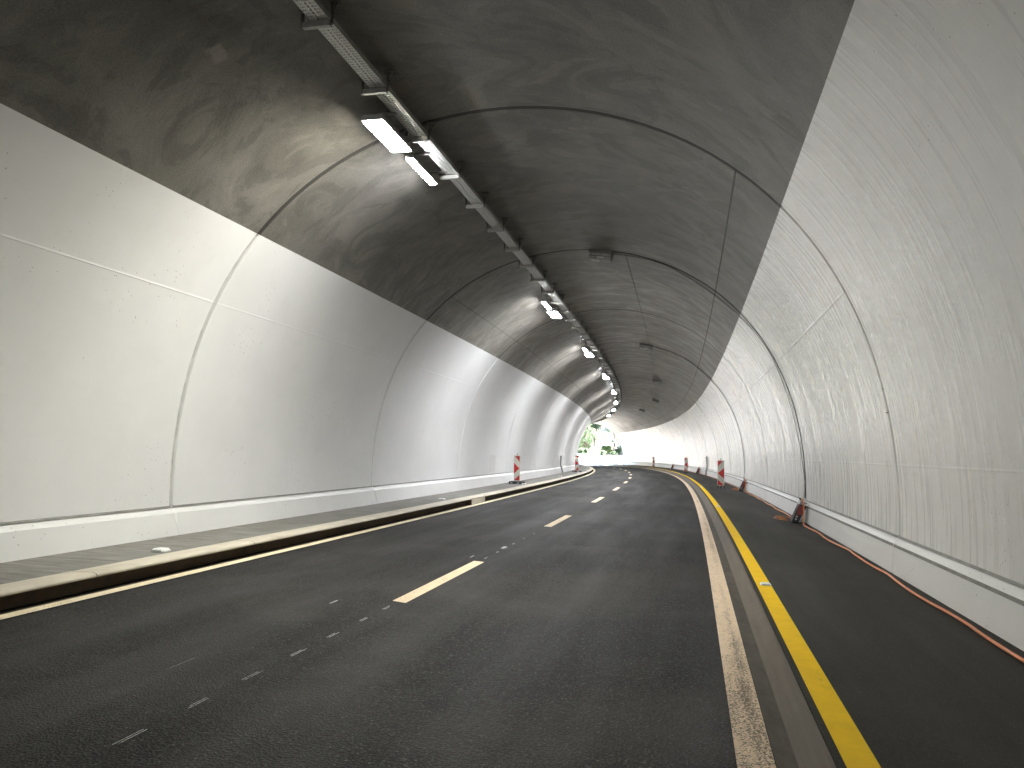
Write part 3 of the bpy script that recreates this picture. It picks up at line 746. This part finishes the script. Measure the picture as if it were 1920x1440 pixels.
# ------------------------------------------------------------------ outside: slope, trees, barrier
def slope_z(x, y):
    d = y - 168 - .10 * x
    return -5.6 + (max(0, d) * .55) + (1.3 * math.sin(x * .13 + y * .07) + .8 * math.sin(x * .31 - y * .2)) * min(1, max(0, d) / 12)
mb = MB(); xs = srange(-150, 190, 5); ys = srange(164, 330, 5)
mb.grid([[(x, y, slope_z(x, y) - (.6 if y < 168 else 0)) for x in xs] for y in ys])
tag(mb.build('hillside', M_SLOPE, smooth=True), kind='structure')
def tree_meshes(seed, hgt, wid, leaf_mat, conifer):
    r_ = random.Random(seed); t = MB()
    pts = [(0, 0, -.3)]; 
    for k_ in range(1, 7): pts.append((r_.uniform(-.12, .12) * k_ * .5, r_.uniform(-.12, .12) * k_ * .5, hgt * .15 * k_))
    t.tube(pts, [.22 * hgt / 8 * (1 - .14 * i) for i in range(7)], 7)
    lv = MB(); clumps = []
    for k_ in range(26):
        z = r_.uniform(.22, 1.0) if conifer else r_.uniform(.32, .98)
        rr = wid * ((1.05 - z) if conifer else math.sqrt(max(.05, 1 - ((z - .62) / .42) ** 2))) * r_.uniform(.25, 1)
        a = r_.uniform(0, 6.283); c = Vector((math.cos(a) * rr, math.sin(a) * rr, z * hgt)); clumps.append(c)
        base = Vector(pts[min(6, int(z * 6))]); base.z = max(.15 * hgt, (z - .15) * hgt); t.tube([base, base.lerp(c, .5) + Vector((0, 0, .1)), c], [.06, .045, .015], 5)
    for c in clumps:
        cr = wid * r_.uniform(.22, .42)
        for _ in range(70):
            d = Vector((r_.gauss(0, 1), r_.gauss(0, 1), r_.gauss(0, .8))).normalized() * cr * r_.uniform(.3, 1) ** .5
            p = c + d; u = Vector((r_.gauss(0, 1), r_.gauss(0, 1), r_.gauss(0, 1))).normalized(); v = u.orthogonal().normalized(); sz = r_.uniform(.09, .19)
            lv.add([p - u * sz, p + v * sz * .6, p + u * sz, p - v * sz * .6], [(0, 1, 2, 3)])
    return t.mesh('trunk', M_BARK), lv.mesh('crown', leaf_mat)
kinds = [(tree_meshes(1, 7.5, 2.3, M_LEAF[0], True), 'dark conifer on the slope outside the portal'),
         (tree_meshes(2, 6.0, 2.2, M_LEAF[1], False), 'broad green tree on the slope outside the portal'),
         (tree_meshes(3, 4.2, 1.9, M_LEAF[2], False), 'small fresh green tree on the slope outside the portal'),
         (tree_meshes(4, 1.7, 1.0, M_LEAF[1], False), 'low green bush at the foot of the slope outside the portal')]
def plant(x, y, k_, scl):
    (tm, cmesh), lab = kinds[k_]
    m = Matrix.Translation((x, y, slope_z(x, y) - .05)) @ Matrix.Rotation(random.uniform(0, 6.28), 4, 'Z') @ Matrix.Scale(scl, 4)
    r = empty('bush' if k_ == 3 else 'tree', m); tag(r, lab, 'bush' if k_ == 3 else 'tree', ['dark conifers outside', 'broad trees outside', 'fresh green trees outside', 'bushes outside'][k_])
    link('trunk', tm, r); link('crown', cmesh, r)
tr = random.Random(5)
for k_ in range(70):
    ang = tr.uniform(.055, .165); y = 166 + 70 * tr.random() ** 1.5; x = y * ang
    plant(x, y, tr.choice([0, 0, 1, 1, 2]), tr.uniform(.75, 1.25))
for k_ in range(16):
    y = tr.uniform(150, 172); plant(y * tr.uniform(.05, .17), y, 3, tr.uniform(.5, 1.4))
# crash barrier along the outside of the bend
br = empty('crash_barrier', frame(140, 5.2, -.05)); tag(br, 'grey steel crash barrier along the road outside the portal', 'barrier'); bi = br.matrix_world.inverted()
mb = MB(); pr = [(5.2, .45), (5.16, .50), (5.20, .56), (5.20, .62), (5.16, .68), (5.2, .74)]
mb.grid([[bi @ P(s, l, h) for l, h in pr] for s in srange(118, 190, 2)]); mb.grid([[bi @ P(s, l + .006, h) for l, h in pr] for s in srange(118, 190, 2)], None, True); mb.build('rail', M_STEEL, br)
pm = MB(); pm.box((.01, -.05, -.4), (.10, .05, .72)); pme = pm.mesh('post', M_STEEL)
for s in srange(118, 190, 4): link('post', pme, br, bi @ frame(s, 5.2, 0))
